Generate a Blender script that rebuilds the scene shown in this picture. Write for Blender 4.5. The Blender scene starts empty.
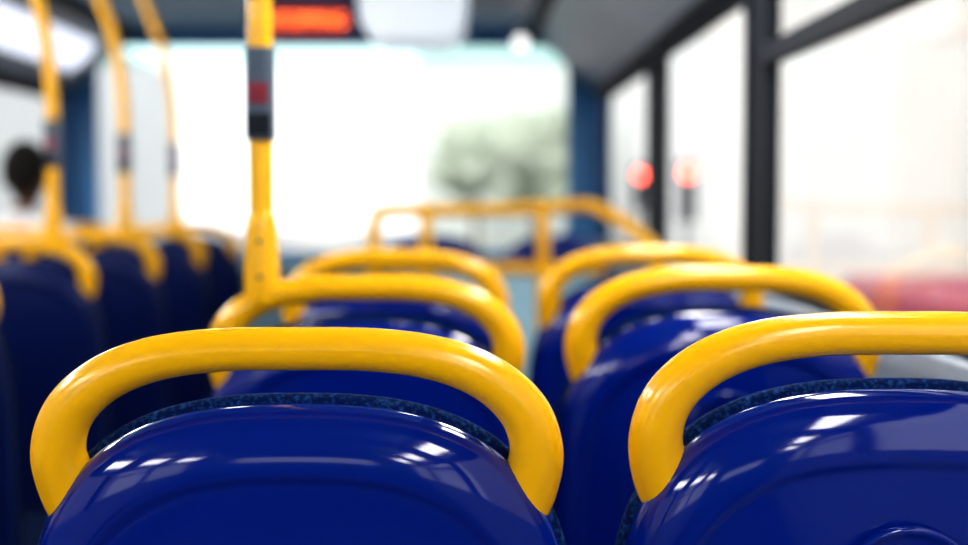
import bpy, bmesh, math, random
from mathutils import Vector, Matrix
random.seed(4)
S = bpy.context.scene
COL = S.collection
S.view_settings.view_transform = 'Standard'
try: S.view_settings.look = 'Medium High Contrast'
except Exception as ex: print('look', ex)
S.view_settings.exposure = 0.48

# ------------------------------------------------------------------ materials
def mat(name, col, rough=0.5, metal=0.0, coat=0.0, emit=None, estr=0.0, noise=None, bump=None, spec=0.5):
    m = bpy.data.materials.new(name); m.use_nodes = True
    nt = m.node_tree; b = nt.nodes['Principled BSDF']
    b.inputs['Base Color'].default_value = (*col, 1)
    b.inputs['Roughness'].default_value = rough
    b.inputs['Metallic'].default_value = metal
    b.inputs['Specular IOR Level'].default_value = spec
    b.inputs['Coat Weight'].default_value = coat
    b.inputs['Coat Roughness'].default_value = 0.05
    if emit:
        b.inputs['Emission Color'].default_value = (*emit, 1)
        b.inputs['Emission Strength'].default_value = estr
    tc = nt.nodes.new('ShaderNodeTexCoord')
    if noise:
        scale, col2, lo, hi = noise
        n = nt.nodes.new('ShaderNodeTexNoise'); n.inputs['Scale'].default_value = scale
        n.inputs['Detail'].default_value = 4
        r = nt.nodes.new('ShaderNodeValToRGB')
        r.color_ramp.elements[0].position = lo; r.color_ramp.elements[1].position = hi
        r.color_ramp.elements[0].color = (*col, 1); r.color_ramp.elements[1].color = (*col2, 1)
        nt.links.new(tc.outputs['Object'], n.inputs['Vector'])
        nt.links.new(n.outputs['Fac'], r.inputs['Fac'])
        nt.links.new(r.outputs['Color'], b.inputs['Base Color'])
    if bump:
        scale, st, dist = bump
        n2 = nt.nodes.new('ShaderNodeTexNoise'); n2.inputs['Scale'].default_value = scale
        bp = nt.nodes.new('ShaderNodeBump'); bp.inputs['Strength'].default_value = st
        bp.inputs['Distance'].default_value = dist
        nt.links.new(tc.outputs['Object'], n2.inputs['Vector'])
        nt.links.new(n2.outputs['Fac'], bp.inputs['Height'])
        nt.links.new(bp.outputs['Normal'], b.inputs['Normal'])
    return m

M_yel = mat('yellow_handle_plastic', (1.0, 0.49, 0.0003), 0.22, noise=(3, (1.0, 0.515, 0.0006), .3, .7))
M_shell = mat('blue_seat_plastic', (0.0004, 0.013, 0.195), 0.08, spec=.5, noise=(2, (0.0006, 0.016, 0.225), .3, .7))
M_shell2 = mat('blue_seat_plastic_dark', (0.0005, 0.008, 0.070), 0.4, spec=.25, noise=(2, (0.0008, 0.010, 0.09), .3, .7))  # darker, rougher copy of the blue seat plastic, for left-hand seats
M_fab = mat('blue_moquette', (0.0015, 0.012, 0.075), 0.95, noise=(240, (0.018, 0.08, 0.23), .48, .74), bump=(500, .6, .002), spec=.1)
M_fab2 = mat('blue_moquette_dark', (0.001, 0.005, 0.03), 0.95, noise=(240, (0.007, 0.026, 0.08), .48, .72), bump=(500, .6, .002), spec=.1)  # darker copy of the blue moquette, for left-hand seats
M_dark = mat('dark_metal', (0.02, 0.022, 0.03), 0.4, noise=(8, (.03, .03, .04), .3, .7))
M_rub = mat('black_window_rubber', (0.007, 0.010, 0.016), 0.65, noise=(12, (.012, .015, .023), .3, .7), spec=.25)
M_grey = mat('grey_bell_housing', (0.06, 0.09, 0.13), 0.4, noise=(20, (.08, .11, .15), .3, .7))
M_red = mat('red_button', (0.22, 0.008, 0.025), 0.35, noise=(20, (.28, .015, .04), .3, .7))
M_floor = mat('vinyl_floor', (0.02, 0.035, 0.07), 0.45, noise=(150, (0.10, 0.16, 0.24), .55, .7))
M_ceil = mat('ceiling_panel', (0.13, 0.24, 0.36), 0.45, noise=(1.2, (.16, .28, .41), .3, .7))
M_navy = mat('navy_trim', (0.01, 0.025, 0.09), 0.4, noise=(3, (.014, .03, .11), .3, .7))
M_wall = mat('grey_wall_laminate', (0.38, 0.43, 0.49), 0.5, noise=(90, (.46, .51, .56), .4, .6))
M_cove = mat('cove_panel', (0.15, 0.18, 0.22), 0.35, noise=(2, (.21, .24, .28), .3, .7))
M_blue = mat('blue_front_pillar', (0.030, 0.18, 0.42), 0.4, noise=(3, (.04, .22, .48), .3, .7))
M_teal = mat('pale_teal_panel', (0.34, 0.58, 0.72), 0.45, noise=(3, (.40, .64, .76), .3, .7))
M_white = mat('white_plastic', (0.8, 0.82, 0.84), 0.4, noise=(4, (.85, .86, .88), .3, .7))
M_hatch = mat('glowing_translucent_hatch', (0.8, 0.84, 0.88), 0.4, noise=(4, (.85, .88, .9), .3, .7), emit=(.8, .9, 1), estr=.30)  # no lamp: the hatch's brightness is put in as a faint glow
M_strip = mat('light_diffuser', (0.9, 0.9, 0.9), 0.4, emit=(1, .98, .96), estr=16)
M_strip2 = mat('soft_light_diffuser', (0.8, 0.85, 0.95), 0.4, emit=(.82, .86, 1), estr=.7)
M_spot = mat('spot_diffuser', (0.9, 0.9, 0.9), 0.4, emit=(1, .98, .96), estr=1.2)
M_led = mat('led_screen', (0.15, 0.01, 0.0), 0.4, emit=(1.0, .04, .01), estr=.28)
M_ledt = mat('led_letters', (0.8, 0.1, 0.0), 0.4, emit=(1.0, .16, .03), estr=3.2)

def glassmat(name='window_glass', col=(.965, .98, .98, 1), k=.2):
    m = bpy.data.materials.new(name); m.use_nodes = True
    nt = m.node_tree; nt.nodes.clear()
    o = nt.nodes.new('ShaderNodeOutputMaterial'); mx = nt.nodes.new('ShaderNodeMixShader')
    t = nt.nodes.new('ShaderNodeBsdfTransparent'); g = nt.nodes.new('ShaderNodeBsdfGlossy')
    t.inputs['Color'].default_value = col
    g.inputs['Roughness'].default_value = .02
    f = nt.nodes.new('ShaderNodeFresnel'); f.inputs['IOR'].default_value = 1.14
    mm = nt.nodes.new('ShaderNodeMath'); mm.operation = 'MULTIPLY'; mm.inputs[1].default_value = k
    nt.links.new(f.outputs[0], mm.inputs[0]); nt.links.new(mm.outputs[0], mx.inputs[0]); nt.links.new(t.outputs[0], mx.inputs[1])
    nt.links.new(g.outputs[0], mx.inputs[2]); nt.links.new(mx.outputs[0], o.inputs[0])
    return m
M_glass = glassmat()
M_tint = glassmat('tinted_glass_band', (.62, .86, .87, 1))

# ------------------------------------------------------------------ helpers
def finish(bm, name, mats, parent=None, loc=(0, 0, 0), smooth=False, bevel=0, sub=0):
    me = bpy.data.meshes.new(name)
    bmesh.ops.recalc_face_normals(bm, faces=bm.faces[:])
    bm.to_mesh(me); bm.free()
    if not isinstance(mats, (list, tuple)): mats = [mats]
    for m in mats: me.materials.append(m)
    if smooth:
        for p in me.polygons: p.use_smooth = True
    ob = bpy.data.objects.new(name, me); COL.objects.link(ob)
    ob.location = loc
    if parent: ob.parent = parent
    if bevel:
        md = ob.modifiers.new('bev', 'BEVEL'); md.width = bevel; md.segments = 3; md.limit_method = 'ANGLE'
    if sub:
        md = ob.modifiers.new('sub', 'SUBSURF'); md.levels = sub; md.render_levels = sub
    return ob

def empty(name, loc=(0, 0, 0)):
    e = bpy.data.objects.new(name, None); e.location = loc; e.empty_display_size = .1
    COL.objects.link(e); return e

def addbox(bm, x0, x1, y0, y1, z0, z1, mi=0):
    v = [bm.verts.new(p) for p in [(x0,y0,z0),(x1,y0,z0),(x1,y1,z0),(x0,y1,z0),(x0,y0,z1),(x1,y0,z1),(x1,y1,z1),(x0,y1,z1)]]
    for q in [(0,3,2,1),(4,5,6,7),(0,1,5,4),(1,2,6,5),(2,3,7,6),(3,0,4,7)]:
        f = bm.faces.new([v[i] for i in q]); f.material_index = mi

def addprism(bm, poly_xz, y0, y1, mi=0):
    a = [bm.verts.new((x, y0, z)) for x, z in poly_xz]; b = [bm.verts.new((x, y1, z)) for x, z in poly_xz]
    n = len(a)
    fs = [bm.faces.new(a), bm.faces.new(b[::-1])]
    for i in range(n): fs.append(bm.faces.new([a[i], b[i], b[(i+1) % n], a[(i+1) % n]]))
    for f in fs: f.material_index = mi

def catmull(P, n=8):
    out = []
    Q = [P[0]] + list(P) + [P[-1]]
    for i in range(1, len(Q)-2):
        p0, p1, p2, p3 = Q[i-1], Q[i], Q[i+1], Q[i+2]
        for k in range(n):
            t = k / n
            out.append(tuple(0.5*((2*b)+(-a+c)*t+(2*a-5*b+4*c-d)*t*t+(-a+3*b-3*c+d)*t**3) for a, b, c, d in zip(p0, p1, p2, p3)))
    out.append(tuple(P[-1])); return out

def addtube(bm, P, seg=20, mi=0, smooth_n=8):
    """P: list of (x,y,z,r)"""
    pts = catmull(P, smooth_n) if smooth_n > 1 else P
    V = [Vector(p[:3]) for p in pts]; R = [p[3] for p in pts]
    rings = []; nrm = None
    for i, v in enumerate(V):
        t = (V[min(i+1, len(V)-1)] - V[max(i-1, 0)]).normalized()
        if nrm is None:
            nrm = t.orthogonal().normalized()
        nrm = (nrm - t * nrm.dot(t)).normalized()
        bn = t.cross(nrm)
        rings.append([bm.verts.new(v + (nrm*math.cos(2*math.pi*k/seg) + bn*math.sin(2*math.pi*k/seg)) * R[i]) for k in range(seg)])
    for a, b in zip(rings, rings[1:]):
        for k in range(seg):
            f = bm.faces.new([a[k], a[(k+1) % seg], b[(k+1) % seg], b[k]]); f.smooth = True; f.material_index = mi
    for r in (rings[0], rings[-1]):
        f = bm.faces.new(r); f.material_index = mi

def rrect(cx, cz, w, h, r, n=8):
    pts = []
    for sx, sz, a0 in [(1, 1, 0), (-1, 1, 90), (-1, -1, 180), (1, -1, 270)]:
        for k in range(n+1):
            a = math.radians(a0 + 90*k/n)
            pts.append((cx + sx*(w/2-r) + r*math.cos(a), cz + sz*(h/2-r) + r*math.sin(a)))
    return pts

def addring(bm, outer, inner, d0, d1, axis='y', mi=0):
    """frame between two same-length loops, extruded from d0 to d1"""
    def P(p, d): return (p[0], d, p[1]) if axis == 'y' else (d, p[0], p[1])
    n = len(outer)
    L = [[bm.verts.new(P(p, d)) for p in lp] for lp, d in ((outer, d0), (inner, d0), (inner, d1), (outer, d1))]
    for a, b in ((0, 1), (1, 2), (2, 3), (3, 0)):
        for i in range(n):
            try:
                f = bm.faces.new([L[a][i], L[a][(i+1) % n], L[b][(i+1) % n], L[b][i]]); f.material_index = mi
            except Exception: pass

def adddisc(bm, loop, d, axis='x', mi=0):
    f = bm.faces.new([bm.verts.new((d, p[0], p[1]) if axis == 'x' else (p[0], d, p[1])) for p in loop]); f.material_index = mi

# ------------------------------------------------------------------ bus seats
LEAN = 0.14
def lean(z): return (1.07 - z) * LEAN
half = [(0, 1.043), (.04, 1.042), (.08, 1.037), (.115, 1.027), (.144, 1.012), (.166, .993), (.184, .97), (.199, .94), (.209, .90), (.215, .84),
        (.217, .74), (.215, .62), (.210, .52), (.196, .445), (.165, .405), (.10, .395), (0, .393)]
hp = catmull([(*p,) for p in half], 4)
OUT = hp + [(-x, z) for x, z in hp[-2:0:-1]]
CEN = (0, .72)

def ringsolid(bm, prof, grow=0.0, mi=0):
    """prof: list of (s, y) ; last closes to centre"""
    rings = []
    for s, y in prof:
        rr = []
        for x, z in OUT:
            dx, dz = x - CEN[0], z - CEN[1]
            L = math.hypot(dx, dz)
            k = s * (1 + grow / L)
            zz = CEN[1] + dz * k
            rr.append(bm.verts.new((dx * k, y + lean(zz), zz)))
        rings.append(rr)
    n = len(OUT)
    for a, b in zip(rings, rings[1:]):
        for i in range(n):
            f = bm.faces.new([a[i], a[(i+1) % n], b[(i+1) % n], b[i]]); f.smooth = True; f.material_index = mi
    for r, (s, y) in ((rings[0], prof[0]), (rings[-1], prof[-1])):
        c = bm.verts.new((0, y + lean(CEN[1]), CEN[1]))
        for i in range(n):
            f = bm.faces.new([r[i], r[(i+1) % n], c]); f.smooth = True; f.material_index = mi

SHPROF = [(.9, .012), (.99, .012), (1.0, .006), (1.0, -.004), (.992, -.014), (.975, -.023), (.95, -.030), (.91, -.036), (.87, -.0395), (.845, -.041),
               (.835, -.0395), (.825, -.038), (.81, -.0385), (.78, -.040), (.7, -.044), (.55, -.049), (.35, -.053), (.15, -.055), (.03, -.0555)]
CUPROF = [(.5, .006), (.93, .008), (.99, .010), (1.0, .014), (1.0, .021), (.991, .030), (.972, .041), (.94, .053), (.9, .062), (.8, .07), (.5, .07), (.1, .07)]
P = {}
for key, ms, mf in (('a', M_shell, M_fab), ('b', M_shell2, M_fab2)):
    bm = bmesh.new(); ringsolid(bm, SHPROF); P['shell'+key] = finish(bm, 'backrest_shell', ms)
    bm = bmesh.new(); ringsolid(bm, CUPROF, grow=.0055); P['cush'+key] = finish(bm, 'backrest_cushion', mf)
bm = bmesh.new()
hh = [(0, 1.0855, .0165), (.06, 1.0845, .0166), (.11, 1.077, .0172), (.148, 1.061, .0182), (.174, 1.036, .0195), (.1835, 1.006, .0208), (.178, .977, .023), (.166, .952, .024)]
hfull = [(-x, z, r) for x, z, r in hh[:0:-1]] + hh
addtube(bm, [(x, lean(z) + (.004 if z < 1.0 else 0.0), z, r) for x, z, r in hfull], seg=32)
P['hand'] = finish(bm, 'grab_handle', M_yel)
# seat base
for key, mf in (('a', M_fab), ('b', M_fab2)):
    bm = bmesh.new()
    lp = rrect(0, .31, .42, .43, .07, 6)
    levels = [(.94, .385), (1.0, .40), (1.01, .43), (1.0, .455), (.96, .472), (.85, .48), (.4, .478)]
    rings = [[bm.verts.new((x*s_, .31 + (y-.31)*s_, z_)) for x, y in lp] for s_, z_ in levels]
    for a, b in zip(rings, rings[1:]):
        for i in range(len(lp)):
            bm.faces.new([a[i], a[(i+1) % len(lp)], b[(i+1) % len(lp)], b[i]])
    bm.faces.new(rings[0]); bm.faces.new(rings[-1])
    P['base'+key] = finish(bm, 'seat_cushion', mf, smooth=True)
bm = bmesh.new()
addbox(bm, -.19, .19, .13, .50, .355, .39)
for sx in (-.15, .15):
    addtube(bm, [(sx, .20, .37, .016), (sx, .20, .2, .016), (sx, .17, .03, .016), (sx, .17, .005, .016)], 12)
    addtube(bm, [(sx, .42, .37, .016), (sx, .42, .2, .016), (sx, .45, .03, .016), (sx, .45, .005, .016)], 12)
    addbox(bm, sx-.025, sx+.025, .13, .49, 0, .012)
P['ped'] = finish(bm, 'pedestal_frame', M_dark)
# round embossed boss in shell
bm = bmesh.new()
N = 40
prof = [(.056, -.050), (.056, -.0555), (.053, -.0575), (.050, -.0555), (.046, -.054), (.02, -.055), (.004, -.055)]
rr = [[bm.verts.new((r*math.cos(2*math.pi*k/N), y + lean(.89 + r*math.sin(2*math.pi*k/N)), .89 + r*math.sin(2*math.pi*k/N))) for k in range(N)] for r, y in prof]
for a, b in zip(rr, rr[1:]):
    for k in range(N): bm.faces.new([a[k], a[(k+1) % N], b[(k+1) % N], b[k]])
bm.faces.new(rr[-1])
P['boss'] = finish(bm, 'shell_boss', M_shell, smooth=True)

def seat(x, y, handle=True, boss=False, sz=1.0, v='a'):
    e = empty('passenger_seat', (x, y, 0)); e.scale = (1, 1, sz)
    keys = ['shell'+v, 'cush'+v, 'base'+v, 'ped'] + (['hand'] if handle else []) + (['boss'] if boss else [])
    for k in keys:
        p = P[k]
        c = bpy.data.objects.new(p.name.split('.')[0], p.data); COL.objects.link(c); c.parent = e
        if k.startswith('shell'):
            md = c.modifiers.new('sub', 'SUBSURF'); md.levels = 1; md.render_levels = 1
    return e
XL, XR = -.131, .328
for y, s in ((1.06, 1.0), (1.78, 1.0), (2.50, 1.005)): seat(XL, y, sz=s)
for y in (1.06, 1.78, 2.50): seat(XR, y, boss=True, sz=1.0105)
for x in (XL, XR): seat(x, 5.25, handle=False, sz=1.01)
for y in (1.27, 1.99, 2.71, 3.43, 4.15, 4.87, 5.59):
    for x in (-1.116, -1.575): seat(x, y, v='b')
for p in P.values(): bpy.data.objects.remove(p)

# ------------------------------------------------------------------ grab poles
CEIL = 1.97
def pole(x, y, bend=0.0, box=True):
    e = empty('grab_pole', (x, y, 0))
    zs = [1.075, 1.2, 1.32, 1.44, 1.56, 1.68, 1.80, 1.90, CEIL]
    bm = bmesh.new()
    addtube(bm, [(-bend*max(0, z-1.44)**2, 0, z, .0156) for z in zs], 20)
    addtube(bm, [(-bend*(CEIL-1.44)**2, 0, CEIL-.02, .035), (-bend*(CEIL-1.44)**2, 0, CEIL, .035)], 20, smooth_n=1)
    finish(bm, 'pole_tube', M_yel, e)
    bm = bmesh.new()
    addtube(bm, [(0, 0, 1.062, .017), (0, 0, 1.068, .0215), (0, 0, 1.09, .0225), (0, 0, 1.13, .0215), (0, 0, 1.165, .0195), (0, 0, 1.178, .017), (0, 0, 1.18, .0148)], 24, smooth_n=3)
    finish(bm, 'pole_clamp', M_yel, e)
    bm = bmesh.new()
    for z in (1.10, 1.145):
        addtube(bm, [(0, -.019, z, .0035), (0, -.0235, z, .0035)], 12, smooth_n=1)
    finish(bm, 'clamp_bolts', M_dark, e)
    if box:
        bm = bmesh.new()
        lp = rrect(0, 0, .036, .042, .011, 5)
        r0 = [bm.verts.new((a, b, 1.272)) for a, b in lp]; r1 = [bm.verts.new((a, b, 1.388)) for a, b in lp]
        bm.faces.new(r0); bm.faces.new(r1)
        for i in range(len(lp)): bm.faces.new([r0[i], r0[(i+1) % len(lp)], r1[(i+1) % len(lp)], r1[i]])
        finish(bm, 'bell_housing', M_grey, e, bevel=.002)
        bm = bmesh.new(); addbox(bm, -.0155, .0155, -.0228, -.0205, 1.277, 1.305); finish(bm, 'bell_face', M_rub, e)
        bm = bmesh.new(); addtube(bm, [(0, -.0205, 1.33, .010), (0, -.0255, 1.33, .009)], 20, smooth_n=1)
        addbox(bm, -.0125, .0125, -.0225, -.0205, 1.317, 1.343)
        finish(bm, 'bell_button', M_red, e)
pole(-.262, 1.78)
for y in (3.43, 4.15, 4.87): pole(-1.012, y, .55)

# ------------------------------------------------------------------ stair guard rail
e = empty('stair_guard_rail', (0, 4.2, 0))
bm = bmesh.new()
def X(px): return (px-468)/1400*4.2
def Z(py): return 1.2-(py-197)/1400*4.2
R = .020
addtube(bm, [(X(374), 0, Z(300), R), (X(374), 0, Z(250), R), (X(375), 0, Z(220), R), (X(384), 0, Z(211), R), (X(430), 0, Z(210), R), (X(500), 0, Z(209), R), (X(560), 0, Z(206), R), (X(588), -.02, Z(205), R),
             (X(608), -.10, Z(214), R), (X(628), -.24, Z(230), R), (X(640), -.36, Z(248), R), (X(640), -.40, Z(275), R), (X(640), -.40, .5, R), (X(640), -.40, .02, R)], 16)
for px in (426, 543):
    addtube(bm, [(X(px), 0, Z(210), R*.95), (X(px), 0, .6, R*.95), (X(px), 0, .01, R*.95)], 14)
addtube(bm, [(X(374), 0, Z(300), R), (X(374), 0, .4, R), (X(374), 0, .01, R)], 14)
addtube(bm, [(X(374), 0, Z(268), R*.9), (X(560), 0, Z(268), R*.9), (X(600), -.06, Z(268), R*.9)], 14)
finish(bm, 'rail_tubes', M_yel, e)
bm = bmesh.new(); addbox(bm, X(374), X(600), .005, .02, .02, Z(275)); finish(bm, 'rail_panel', M_teal, e, bevel=.004)

# ------------------------------------------------------------------ bus shell
WR, WL, YB, YF = .62, -1.86, -4.0, 6.5
SILL, WTOP = 1.0, 1.66
TH = .03
bm = bmesh.new(); addbox(bm, WL-.06, WR+.06, YB-.06, YF+.3, -.06, 0, 0); finish(bm, 'floor', M_floor)
bm = bmesh.new(); addbox(bm, WL-.06, WR+.06, YB-.06, YF+.06, CEIL, CEIL+.06)
addbox(bm, -.10, .42, 4.9, 5.75, CEIL-.014, CEIL+.01, 1)
for yy in (-3, -1, .5, 2, 3.5):
    addbox(bm, WL+.3, WR-.3, yy-.015, yy+.015, CEIL-.006, CEIL+.01, 1)
finish(bm, 'ceiling', [M_ceil, M_navy])

PILL = [(-4.0, -3.9), (-2.2, -2.05), (-.42, -.22), (1.22, 1.40), (2.92, 3.09), (4.52, 4.80), (6.34, 6.5)]
wn = 1
for side, xw, sg in (('right', WR, 1), ('left', WL, -1)):
    bm = bmesh.new()
    a, b = sorted((xw, xw + sg*TH))
    addbox(bm, a, b, YB, YF, 0, SILL)
    addbox(bm, a, b, YB, YF, WTOP, CEIL, 1)
    for i, (p, q) in enumerate(PILL):
        addbox(bm, a, b, p, q, SILL, WTOP, 3 if i == 6 else 2)
    addprism(bm, [(xw, WTOP+.02), (xw - sg*.03, WTOP+.02), (xw - sg*.33, CEIL-.01), (xw - sg*.33, CEIL), (xw, CEIL)], YB, YF, 1)
    # dark trim line along the cove
    addprism(bm, [(xw - sg*.025, WTOP+.0), (xw - sg*.05, WTOP+.03), (xw - sg*.035, WTOP+.045), (xw, WTOP+.02)], YB, YF, 2)
    addprism(bm, [(xw - sg*.30, CEIL-.05), (xw - sg*.35, CEIL-.015), (xw - sg*.35, CEIL), (xw - sg*.30, CEIL)], YB, YF, 2)
    c, d = sorted((xw, xw - sg*.03)); addbox(bm, c, d, YB, YF, SILL-.035, SILL)
    finish(bm, 'wall_' + side, [M_wall, M_cove, M_rub, M_blue], bevel=.003)
    bm = bmesh.new(); c, d = sorted((xw, xw - sg*.035)); addbox(bm, c, d, YB, YF, 0.0, .12); finish(bm, 'baseboard_' + side, M_navy, bevel=.01)
    for i in range(6):
        y0, y1 = PILL[i][1], PILL[i+1][0]
        e = empty('window_%d' % wn, (0, 0, 0)); wn += 1
        cy, w, cz, h = (y0+y1)/2, y1-y0, (SILL+WTOP)/2, WTOP-SILL
        o = rrect(cy, cz, w+.02, h+.02, .02); inn = rrect(cy, cz, w-.05, h-.04, .06)
        bm = bmesh.new(); addring(bm, o, inn, xw - sg*.010, xw + sg*.018, 'x')
        if i in (1, 3):
            c, d = sorted((xw - sg*.012, xw + sg*.02)); addbox(bm, c, d, y0, y1, 1.475, 1.515)
        finish(bm, 'window_frame', M_rub, e)
        bm = bmesh.new(); adddisc(bm, rrect(cy, cz, w-.03, h-.02, .05), xw + sg*.012, 'x'); finish(bm, 'glass', M_glass, e)
    def cp(t, off):
        x = xw - sg*(.03 + .30*t); z = WTOP+.02 + (CEIL-.03-WTOP)*t
        n = Vector((-sg*.68, -.73)).normalized(); return (x + n[0]*off, z + n[1]*off)
    segs = [(-3.4, -2.6), (-1.9, -1.1), (-.4, .4), (1.1, 1.9), (2.3, 3.1)]
    if side == 'left': segs += [(3.7, 4.6), (4.8, 6.1)]
    for (p, q) in segs:
        e = empty('ceiling_light_strip', (0, 0, 0))
        bm = bmesh.new()
        addprism(bm, [cp(.3, .0), cp(.3, .02), cp(.42, .035), cp(.58, .035), cp(.7, .02), cp(.7, .0)], p, q)
        finish(bm, 'diffuser', M_strip2 if p > 4 else M_strip, e)
        bm = bmesh.new()
        for yy in (p-.03, q): addprism(bm, [cp(.26, .0), cp(.26, .025), cp(.42, .042), cp(.58, .042), cp(.74, .025), cp(.74, .0)], yy, yy+.03)
        finish(bm, 'end_cap', M_white, e)
for lx, ly in ((-.62, 2.9), (-.62, 3.75), (-.1, 3.75), (.15, 3.0)):  # added lamps out of view, put in to brighten the rail and cabin
    e = empty('added_fill_light', (lx, ly, CEIL))
    bm = bmesh.new(); addtube(bm, [(0, 0, 0, .085), (0, 0, -.012, .08)], 28, smooth_n=1); finish(bm, 'bezel', M_white, e)
    bm = bmesh.new(); addtube(bm, [(0, 0, -.012, .068), (0, 0, -.022, .06), (0, 0, -.026, .03)], 28, smooth_n=1); finish(bm, 'lens', M_strip, e)
# front wall with rounded windscreen opening
bm = bmesh.new()
def rectloop(cx, cz, w, h, n=8): return rrect(cx, cz, w, h, .0005, n)
cx, w = (WL+WR)/2, WR-WL
addring(bm, rectloop(cx, (.9+CEIL)/2, w, CEIL-.9), rrect(-.625, 1.425, 2.20, .97, .15), YF, YF+.06, 'y', 0)
addbox(bm, WL, WR, YF, YF+.06, 0, .9, 1)
addbox(bm, WL+.02, WR-.02, YF-.16, YF, .86, .915, 1)
finish(bm, 'wall_front', [M_blue, M_teal])
e = empty('window_%d' % wn); wn += 1
bm = bmesh.new(); addring(bm, rrect(-.625, 1.425, 2.22, .99, .16), rrect(-.625, 1.425, 2.17, .94, .14), YF-.008, YF+.03, 'y'); finish(bm, 'windscreen_gasket', M_blue, e)
bm = bmesh.new(); adddisc(bm, rrect(-.625, 1.425, 2.2, .97, .15), YF+.02, 'y'); finish(bm, 'glass', M_glass, e)
bm = bmesh.new(); adddisc(bm, rrect(-.625, 1.855, 2.18, .11, .03), YF+.026, 'y'); finish(bm, 'sun_tint_band', M_tint, e)
# back wall
bm = bmesh.new()
addring(bm, rectloop(cx, (.9+CEIL)/2, w, CEIL-.9), rrect(-.62, 1.45, 1.3, .42, .1), YB-.06, YB, 'y', 0)
addbox(bm, WL, WR, YB-.06, YB, 0, .9, 0)
finish(bm, 'wall_back', [M_blue])
e = empty('window_%d' % wn)
bm = bmesh.new(); addring(bm, rrect(-.62, 1.45, 1.32, .44, .1), rrect(-.62, 1.45, 1.26, .38, .08), YB-.04, YB+.01, 'y'); finish(bm, 'window_frame', M_rub, e)
bm = bmesh.new(); adddisc(bm, rrect(-.62, 1.45, 1.3, .42, .1), YB-.03, 'y'); finish(bm, 'glass', M_glass, e)

# LED display
e = empty('led_passenger_display', (-.585, 5.2, 1.85))
bm = bmesh.new(); addbox(bm, -.225, .225, 0, .10, -.07, .10); addbox(bm, -.15, -.11, .03, .07, .08, .12); addbox(bm, .11, .15, .03, .07, .08, .12); finish(bm, 'housing', M_navy, e, bevel=.01)
bm = bmesh.new(); addbox(bm, -.135, .135, -.004, .004, -.045, .042); finish(bm, 'screen', M_led, e)
tx = bpy.data.curves.new('letters', 'FONT'); tx.body = 'STOPPING'; tx.size = .060; tx.align_x = 'CENTER'; tx.align_y = 'CENTER'; tx.extrude = .001
to = bpy.data.objects.new('letters', tx); COL.objects.link(to); to.parent = e; to.location = (0, -.006, 0); to.rotation_euler = (math.pi/2, 0, 0)
tx.materials.append(M_ledt)
# ceiling hatch housing
e = empty('ceiling_ventilation_hatch', (-.18, 4.6, CEIL))
bm = bmesh.new(); addprism(bm, [(-.19, 0), (-.17, -.2), (-.12, -.25), (.12, -.25), (.17, -.2), (.19, 0)], 0, .45); finish(bm, 'hatch_body', M_hatch, e, bevel=.01)
# small lamp on ceiling in front of windscreen
e = empty('front_spot_lamp', (.225, 6.05, CEIL))
bm = bmesh.new(); addtube(bm, [(0, 0, 0, .012), (0, 0, -.085, .012)], 16, smooth_n=1); addtube(bm, [(0, .03, -.11, .03), (0, -.02, -.11, .034)], 24, smooth_n=1); finish(bm, 'lamp_body', M_white, e)
bm = bmesh.new(); addtube(bm, [(0, -.02, -.11, .030), (0, -.03, -.11, .024), (0, -.038, -.11, .01)], 24, smooth_n=1); finish(bm, 'lamp_lens', M_spot, e)

# lower deck of this bus
e = empty('lower_deck', (0, 0, 0))
M_busred = mat('red_bus_paint', (0.36, 0.02, 0.035), 0.4, noise=(2, (.42, .035, .05), .3, .7), spec=.3)
bm = bmesh.new(); addbox(bm, WL-.06, WR+.06, YB-.1, YF+.3, -2.05, -.07); finish(bm, 'body', M_busred, e, bevel=.05)
M_tyre = mat('tyre_rubber', (.02, .02, .02), .8, noise=(20, (.03, .03, .03), .3, .7))
bm = bmesh.new()
for x in (WL+.06, WR-.06):
    for y in (-1.8, 4.8): addtube(bm, [(x-.13, y, -1.92, .48), (x+.13, y, -1.92, .48)], 32, smooth_n=1)
finish(bm, 'wheels', M_tyre, e)

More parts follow.
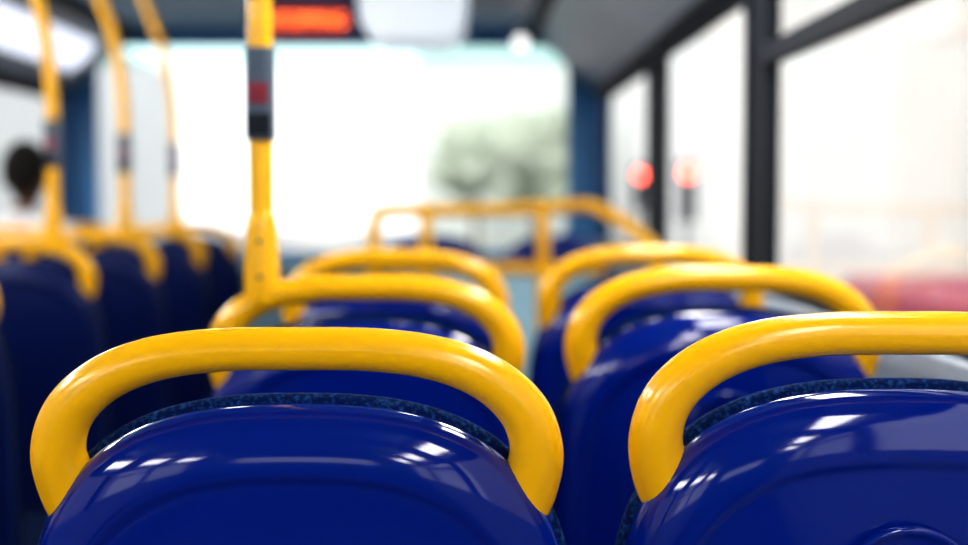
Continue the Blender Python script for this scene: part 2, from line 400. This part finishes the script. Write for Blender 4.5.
# ------------------------------------------------------------------ outside
ST = -2.4
M_road = mat('asphalt', (0.20, 0.20, 0.21), 0.9, noise=(.6, (.28, .28, .29), .3, .7))
M_pave = mat('paving', (0.38, 0.37, 0.35), 0.9, noise=(.5, (.46, .44, .42), .3, .7))
bm = bmesh.new(); addbox(bm, -80, 80, -60, 160, ST-.1, ST); finish(bm, 'street_ground', M_road)
for nm, a, b in (('pavement', 7.6, 8.8), ('pavement', -13.4, -8.5)):
    bm = bmesh.new(); addbox(bm, a, b, -50, 140, ST, ST+.14); finish(bm, nm, M_pave)
M_gl = mat('building_glass', (0.13, 0.13, 0.13), 0.5, noise=(.3, (.27, .25, .235), .35, .65), spec=.2)
def building(x0, x1, y0, y1, h, col, bay=3.0, fl=3.3, glassm=None, pw=.45):
    e = empty('street_building', ((x0+x1)/2, (y0+y1)/2, ST))
    w, d = x1-x0, y1-y0
    m = mat('facade_stone', col, .85, noise=(.4, tuple(min(1, c*1.15) for c in col), .3, .7), spec=.2)
    bm = bmesh.new(); addbox(bm, -w/2+.3, w/2-.3, -d/2+.3, d/2-.3, 0, h-.3); finish(bm, 'glazing', glassm or M_gl, e)
    bm = bmesh.new()
    k = int(h/fl)
    for i in range(k+1):
        z = i*fl; addbox(bm, -w/2, w/2, -d/2, d/2, z - (.0 if i == 0 else .35), z+.45)
    nb = max(2, int(d/bay))
    for i in range(nb+1):
        y = -d/2 + d*i/nb
        addbox(bm, -w/2-.1, w/2+.1, y-pw, y+pw, 0, h)
    nb = max(2, int(w/bay))
    for i in range(nb+1):
        x = -w/2 + w*i/nb
        addbox(bm, x-pw, x+pw, -d/2-.1, d/2+.1, 0, h)
    addbox(bm, -w/2-.3, w/2+.3, -d/2-.3, d/2+.3, h-.2, h+.3)
    finish(bm, 'stonework', m, e)
building(9.6, 22, -14, 8, 14, (.56, .52, .47))
building(9.6, 24, 9, 24.5, 17, (.60, .60, .60), 4, pw=.8)
building(9.4, 22, 26.5, 46, 14, (.74, .71, .68), 6.4, fl=5.2, pw=1.35)
building(10.5, 26, 48, 80, 15, (.66, .66, .65), 10, fl=5, pw=2.4)
building(-30, -14, -14, 14, 14, (.56, .52, .48))
building(-30, -14, 16, 36, 11, (.56, .56, .54), 3.6)
building(-30, -14, 38, 62, 9, (.56, .58, .59), 6, pw=1.2)
M_ggl = mat('green_glass', (0.30, 0.36, 0.32), 0.5, noise=(.3, (.40, .45, .41), .35, .65), spec=.2)
building(-2.5, 7.5, 92, 105, 13, (.62, .66, .62), 3.4, glassm=M_ggl, pw=.9)
# street trees
M_leaf = mat('tree_foliage', (0.30, 0.35, 0.27), .9, noise=(.8, (.46, .50, .42), .35, .65), spec=.1)
M_bark = mat('bark', (.16, .14, .12), .9, noise=(8, (.22, .19, .16), .3, .7))
def tree(x, y, H, r):
    e = empty('street_tree', (x, y, ST))
    bm = bmesh.new(); addtube(bm, [(0, 0, 0, .25), (.05, 0, H*.3, .2), (0, .1, H*.55, .13), (0, 0, H*.75, .05)], 12)
    for k in range(5):
        a = k*1.3; addtube(bm, [(0, 0, H*.4, .1), (r*.3*math.cos(a), r*.3*math.sin(a), H*.55, .07), (r*.6*math.cos(a), r*.6*math.sin(a), H*.7, .03)], 8)
    finish(bm, 'trunk', M_bark, e)
    bm = bmesh.new()
    for k in range(26):
        a = random.uniform(0, 6.28); q = random.uniform(.1, .85)*r; s = random.uniform(.25, .45)*r
        res = bmesh.ops.create_icosphere(bm, subdivisions=3, radius=s, matrix=Matrix.Translation((q*math.cos(a), q*math.sin(a), H*.62+random.uniform(-.6, .6)*r)))
        for v in res['verts']: v.co += Vector((random.uniform(-1, 1), random.uniform(-1, 1), random.uniform(-1, 1)))*.12*s
    finish(bm, 'foliage', M_leaf, e)
tree(3.4, 72, 8.5, 3.0); tree(0.4, 84, 9, 3.2)

# red bus on the street
def city_bus(x, y, L, H, rot=0):
    e = empty('red_city_bus', (x, y, ST)); e.rotation_euler = (0, 0, rot)
    bm = bmesh.new(); addbox(bm, -1.2, 1.2, -L/2, L/2, .35, H); finish(bm, 'body', M_busred, e, bevel=.12)
    bm = bmesh.new()
    z0, z1 = 1.2, 1.95
    addbox(bm, -1.215, 1.215, -L/2+.4, L/2-.4, z0, z1)
    addbox(bm, -1.0, 1.0, -L/2-.015, L/2+.015, z0, z1+.1); finish(bm, 'window_band', M_gl, e, bevel=.05)
    bm = bmesh.new()
    for sx in (-1.0, 1.0):
        for yy in (-L/2+1.3, L/2-1.3): addtube(bm, [(sx-.15, yy, .45, .45), (sx+.15, yy, .45, .45)], 24, smooth_n=1)
    finish(bm, 'wheels', M_tyre, e)
city_bus(6.0, 15.5, 5.0, 2.6)
# traffic lights
M_tlr = mat('red_signal_lens', (.8, .05, .03), .3, emit=(1, .10, .06), estr=8)
def tlight(x, y, z):
    e = empty('traffic_light', (x, y, ST))
    H = z - ST
    bm = bmesh.new(); addtube(bm, [(0, .12, 0, .05), (0, .12, H+.2, .04)], 12, smooth_n=1); addbox(bm, -.11, .11, -.08, .12, H-.6, H+.13); finish(bm, 'post_and_head', M_dark, e)
    bm = bmesh.new(); addtube(bm, [(0, -.09, H, .08), (0, -.13, H, .06)], 20, smooth_n=1); finish(bm, 'red_lens', M_tlr, e)
    bm = bmesh.new(); addtube(bm, [(0, -.09, H-.22, .08), (0, -.11, H-.22, .06)], 20, smooth_n=1); addtube(bm, [(0, -.09, H-.44, .08), (0, -.11, H-.44, .06)], 20, smooth_n=1); finish(bm, 'unlit_lens', M_rub, e)
def at(px, py, d): return ((px-468)/1400*d, d, 1.2-(py-197)/1400*d)
tlight(*at(687, 172, 17)); tlight(*at(640, 175, 24)); tlight(*at(654, 214, 30))

# ------------------------------------------------------------------ seated passenger
def skinfig(name, verts, edges, radii, root=0, sub=2):
    me = bpy.data.meshes.new(name); me.from_pydata(verts, edges, []); me.update()
    ob = bpy.data.objects.new(name, me); COL.objects.link(ob)
    bpy.context.view_layer.objects.active = ob
    ob.modifiers.new('skin', 'SKIN')
    if not me.skin_vertices: 
        bpy.ops.object.select_all(action='DESELECT'); ob.select_set(True)
    sv = me.skin_vertices[0].data
    for i, r in enumerate(radii):
        sv[i].radius = r if isinstance(r, tuple) else (r, r)
        sv[i].use_root = (i == root)
    ob.modifiers['skin'].use_smooth_shade = True
    s = ob.modifiers.new('sub', 'SUBSURF'); s.levels = sub; s.render_levels = sub
    dg = bpy.context.evaluated_depsgraph_get()
    m2 = bpy.data.meshes.new_from_object(ob.evaluated_get(dg))
    bpy.data.objects.remove(ob)
    return m2
M_skin = mat('skin', (.14, .07, .045), .5, noise=(8, (.17, .085, .055), .3, .7))
M_hair = mat('black_hair', (.006, .005, .005), .7, noise=(60, (.014, .012, .01), .3, .7), bump=(150, .6, .01), spec=.2)
M_shirt = mat('white_shirt', (.80, .81, .85), .8, noise=(14, (.86, .87, .9), .3, .7))
M_trou = mat('dark_trousers', (.03, .035, .05), .85, noise=(30, (.05, .055, .07), .3, .7))
M_shoe = mat('black_shoe', (.015, .015, .015), .4, noise=(20, (.03, .03, .03), .3, .7))
pe = empty('seated_passenger', (-1.61, 5.09, -.022)); pe.scale = (1, 1, 1.025)
try:
    V = [(0, .02, .56), (0, .0, .72), (0, -.01, .90), (0, .0, 1.055), (0, .01, 1.12), (0, .025, 1.17)]
    Rr = [(.15, .12), (.145, .105), (.165, .115), (.14, .095), (.072, .062), (.054, .052)]
    E = [(0, 1), (1, 2), (2, 3), (3, 4), (4, 5)]
    for s in (-1, 1):
        b = len(V)
        V += [(s*.155, .0, 1.065), (s*.180, .04, .80), (s*.165, .20, .66), (s*.11, .30, .60)]
        Rr += [.060, .044, .036, .027]; E += [(3, b), (b, b+1), (b+1, b+2), (b+2, b+3)]
        b = len(V)
        V += [(s*.10, .08, .56), (s*.11, .28, .56), (s*.11, .44, .54), (s*.11, .44, .30), (s*.11, .43, .12), (s*.11, .46, .08), (s*.11, .56, .06)]
        Rr += [.088, .078, .06, .052, .042, .042, .03]; E += [(0, b)] + [(b+i, b+i+1) for i in range(6)]
    m2 = skinfig('body', V, E, Rr)
    m2.materials.clear()
    for m in (M_shirt, M_trou, M_skin, M_shoe): m2.materials.append(m)
    for p in m2.polygons:
        c = p.center; p.use_smooth = True
        if c.z > 1.14: p.material_index = 2
        elif c.z < .14: p.material_index = 3
        elif c.z < .60: p.material_index = 1
        else: p.material_index = 0
    ob = bpy.data.objects.new('clothed_body', m2); COL.objects.link(ob); ob.parent = pe
    for s in (-1, 1):
        hv = [(s*.115, .295, .625), (s*.108, .34, .645), (s*.105, .37, .648)]; hr = [(.026, .02), (.032, .017), (.034, .014)]; he = [(0, 1), (1, 2)]
        for k, (dx, L) in enumerate(((-.027, .062), (-.009, .074), (.009, .070), (.026, .052))):
            b = len(hv); hv += [(s*.105+dx, .385, .649), (s*.105+dx, .385+L*.5, .648), (s*.105+dx, .385+L, .632)]; hr += [.009, .0085, .007]; he += [(2, b), (b, b+1), (b+1, b+2)]
        b = len(hv); hv += [(s*.105 - s*.036, .335, .64), (s*.105 - s*.052, .365, .636), (s*.105-s*.055, .388, .63)]; hr += [.011, .0095, .008]; he += [(1, b), (b, b+1), (b+1, b+2)]
        mh = skinfig('hand', hv, he, hr); mh.materials.clear(); mh.materials.append(M_skin)
        for p in mh.polygons: p.use_smooth = True
        ob = bpy.data.objects.new('hand', mh); COL.objects.link(ob); ob.parent = pe
except Exception as ex:
    print('PERSON ERR', ex)
def ell(bm, c, r, mi=0, fn=None, seg=32):
    res = bmesh.ops.create_uvsphere(bm, u_segments=seg, v_segments=seg//2, radius=1)
    vs = res['verts']
    for v in vs:
        p = Vector(v.co)
        if fn: p = fn(p)
        v.co = Vector((c[0]+p.x*r[0], c[1]+p.y*r[1], c[2]+p.z*r[2]))
    for v in vs:
        for f in v.link_faces: f.material_index = mi; f.smooth = True
def headf(p):
    q = p.copy()
    if q.z < 0: q.x *= 1 + .28*q.z; q.y *= (1 + (.25*q.z if q.y < 0 else .05*q.z))
    return q
hc = (0, .045, 1.270)
bm = bmesh.new()
ell(bm, hc, (.075, .095, .115), 0, headf)
ell(bm, (0, hc[1]+.098, hc[2]-.015), (.013, .016, .022), 0, None, 16)
for s in (-1, 1):
    ell(bm, (s*.076, hc[1]-.005, hc[2]-.01), (.010, .019, .030), 0, None, 16)
    ell(bm, (s*.03, hc[1]+.082, hc[2]+.008), (.014, .010, .009), 2, None, 16)
    ell(bm, (s*.03, hc[1]+.090, hc[2]+.008), (.006, .004, .006), 3, None, 12)
    ell(bm, (s*.03, hc[1]+.086, hc[2]+.028), (.018, .006, .004), 1, None, 12)
ell(bm, (0, hc[1]+.083, hc[2]-.055), (.024, .010, .008), 4, None, 16)
def hairf(p):
    q = p.copy()
    if q.z < -.1 and q.y > -.5: q.z = -.1 + (q.z+.1)*.1
    if q.y > .25 and q.z < .45: q.y = .25; 
    if q.z < -.75: q.z = -.75
    return q
ell(bm, (0, hc[1]-.012, hc[2]+.015), (.084, .100, .112), 1, hairf)
M_eye = mat('eye_white', (.8, .8, .78), .3); M_lip = mat('lips', (.25, .08, .07), .5)
finish(bm, 'head', [M_skin, M_hair, M_eye, M_hair, M_lip], pe)
bm = bmesh.new(); addtube(bm, [(.064*math.cos(a), .02+.062*math.sin(a), 1.14+.012*math.sin(a), .014) for a in [2*math.pi*k/12 for k in range(13)]], 10, smooth_n=2); finish(bm, 'shirt_collar', M_shirt, pe)

# ------------------------------------------------------------------ world, sun
w = bpy.data.worlds.new('overcast_sky'); S.world = w; w.use_nodes = True
bg = w.node_tree.nodes['Background']; bg.inputs['Color'].default_value = (.98, .99, 1, 1); bg.inputs['Strength'].default_value = 1.45
sl = bpy.data.lights.new('sun', 'SUN'); sl.energy = 1.0; sl.angle = math.radians(12); sl.color = (1, .96, .9)
so = bpy.data.objects.new('sun', sl); COL.objects.link(so); so.rotation_euler = (math.radians(40), math.radians(-30), 0)

# ------------------------------------------------------------------ camera
cd = bpy.data.cameras.new('camera'); co = bpy.data.objects.new('camera', cd); COL.objects.link(co)
cd.sensor_width = 36; cd.lens = 1400/968*36; cd.clip_start = .02; cd.clip_end = 500
co.location = (0, 0, 1.2); co.rotation_euler = (math.radians(90-3.07), 0, math.radians(-.65))
cd.dof.use_dof = True; cd.dof.focus_distance = 1.04; cd.dof.aperture_fstop = 2.7
S.camera = co
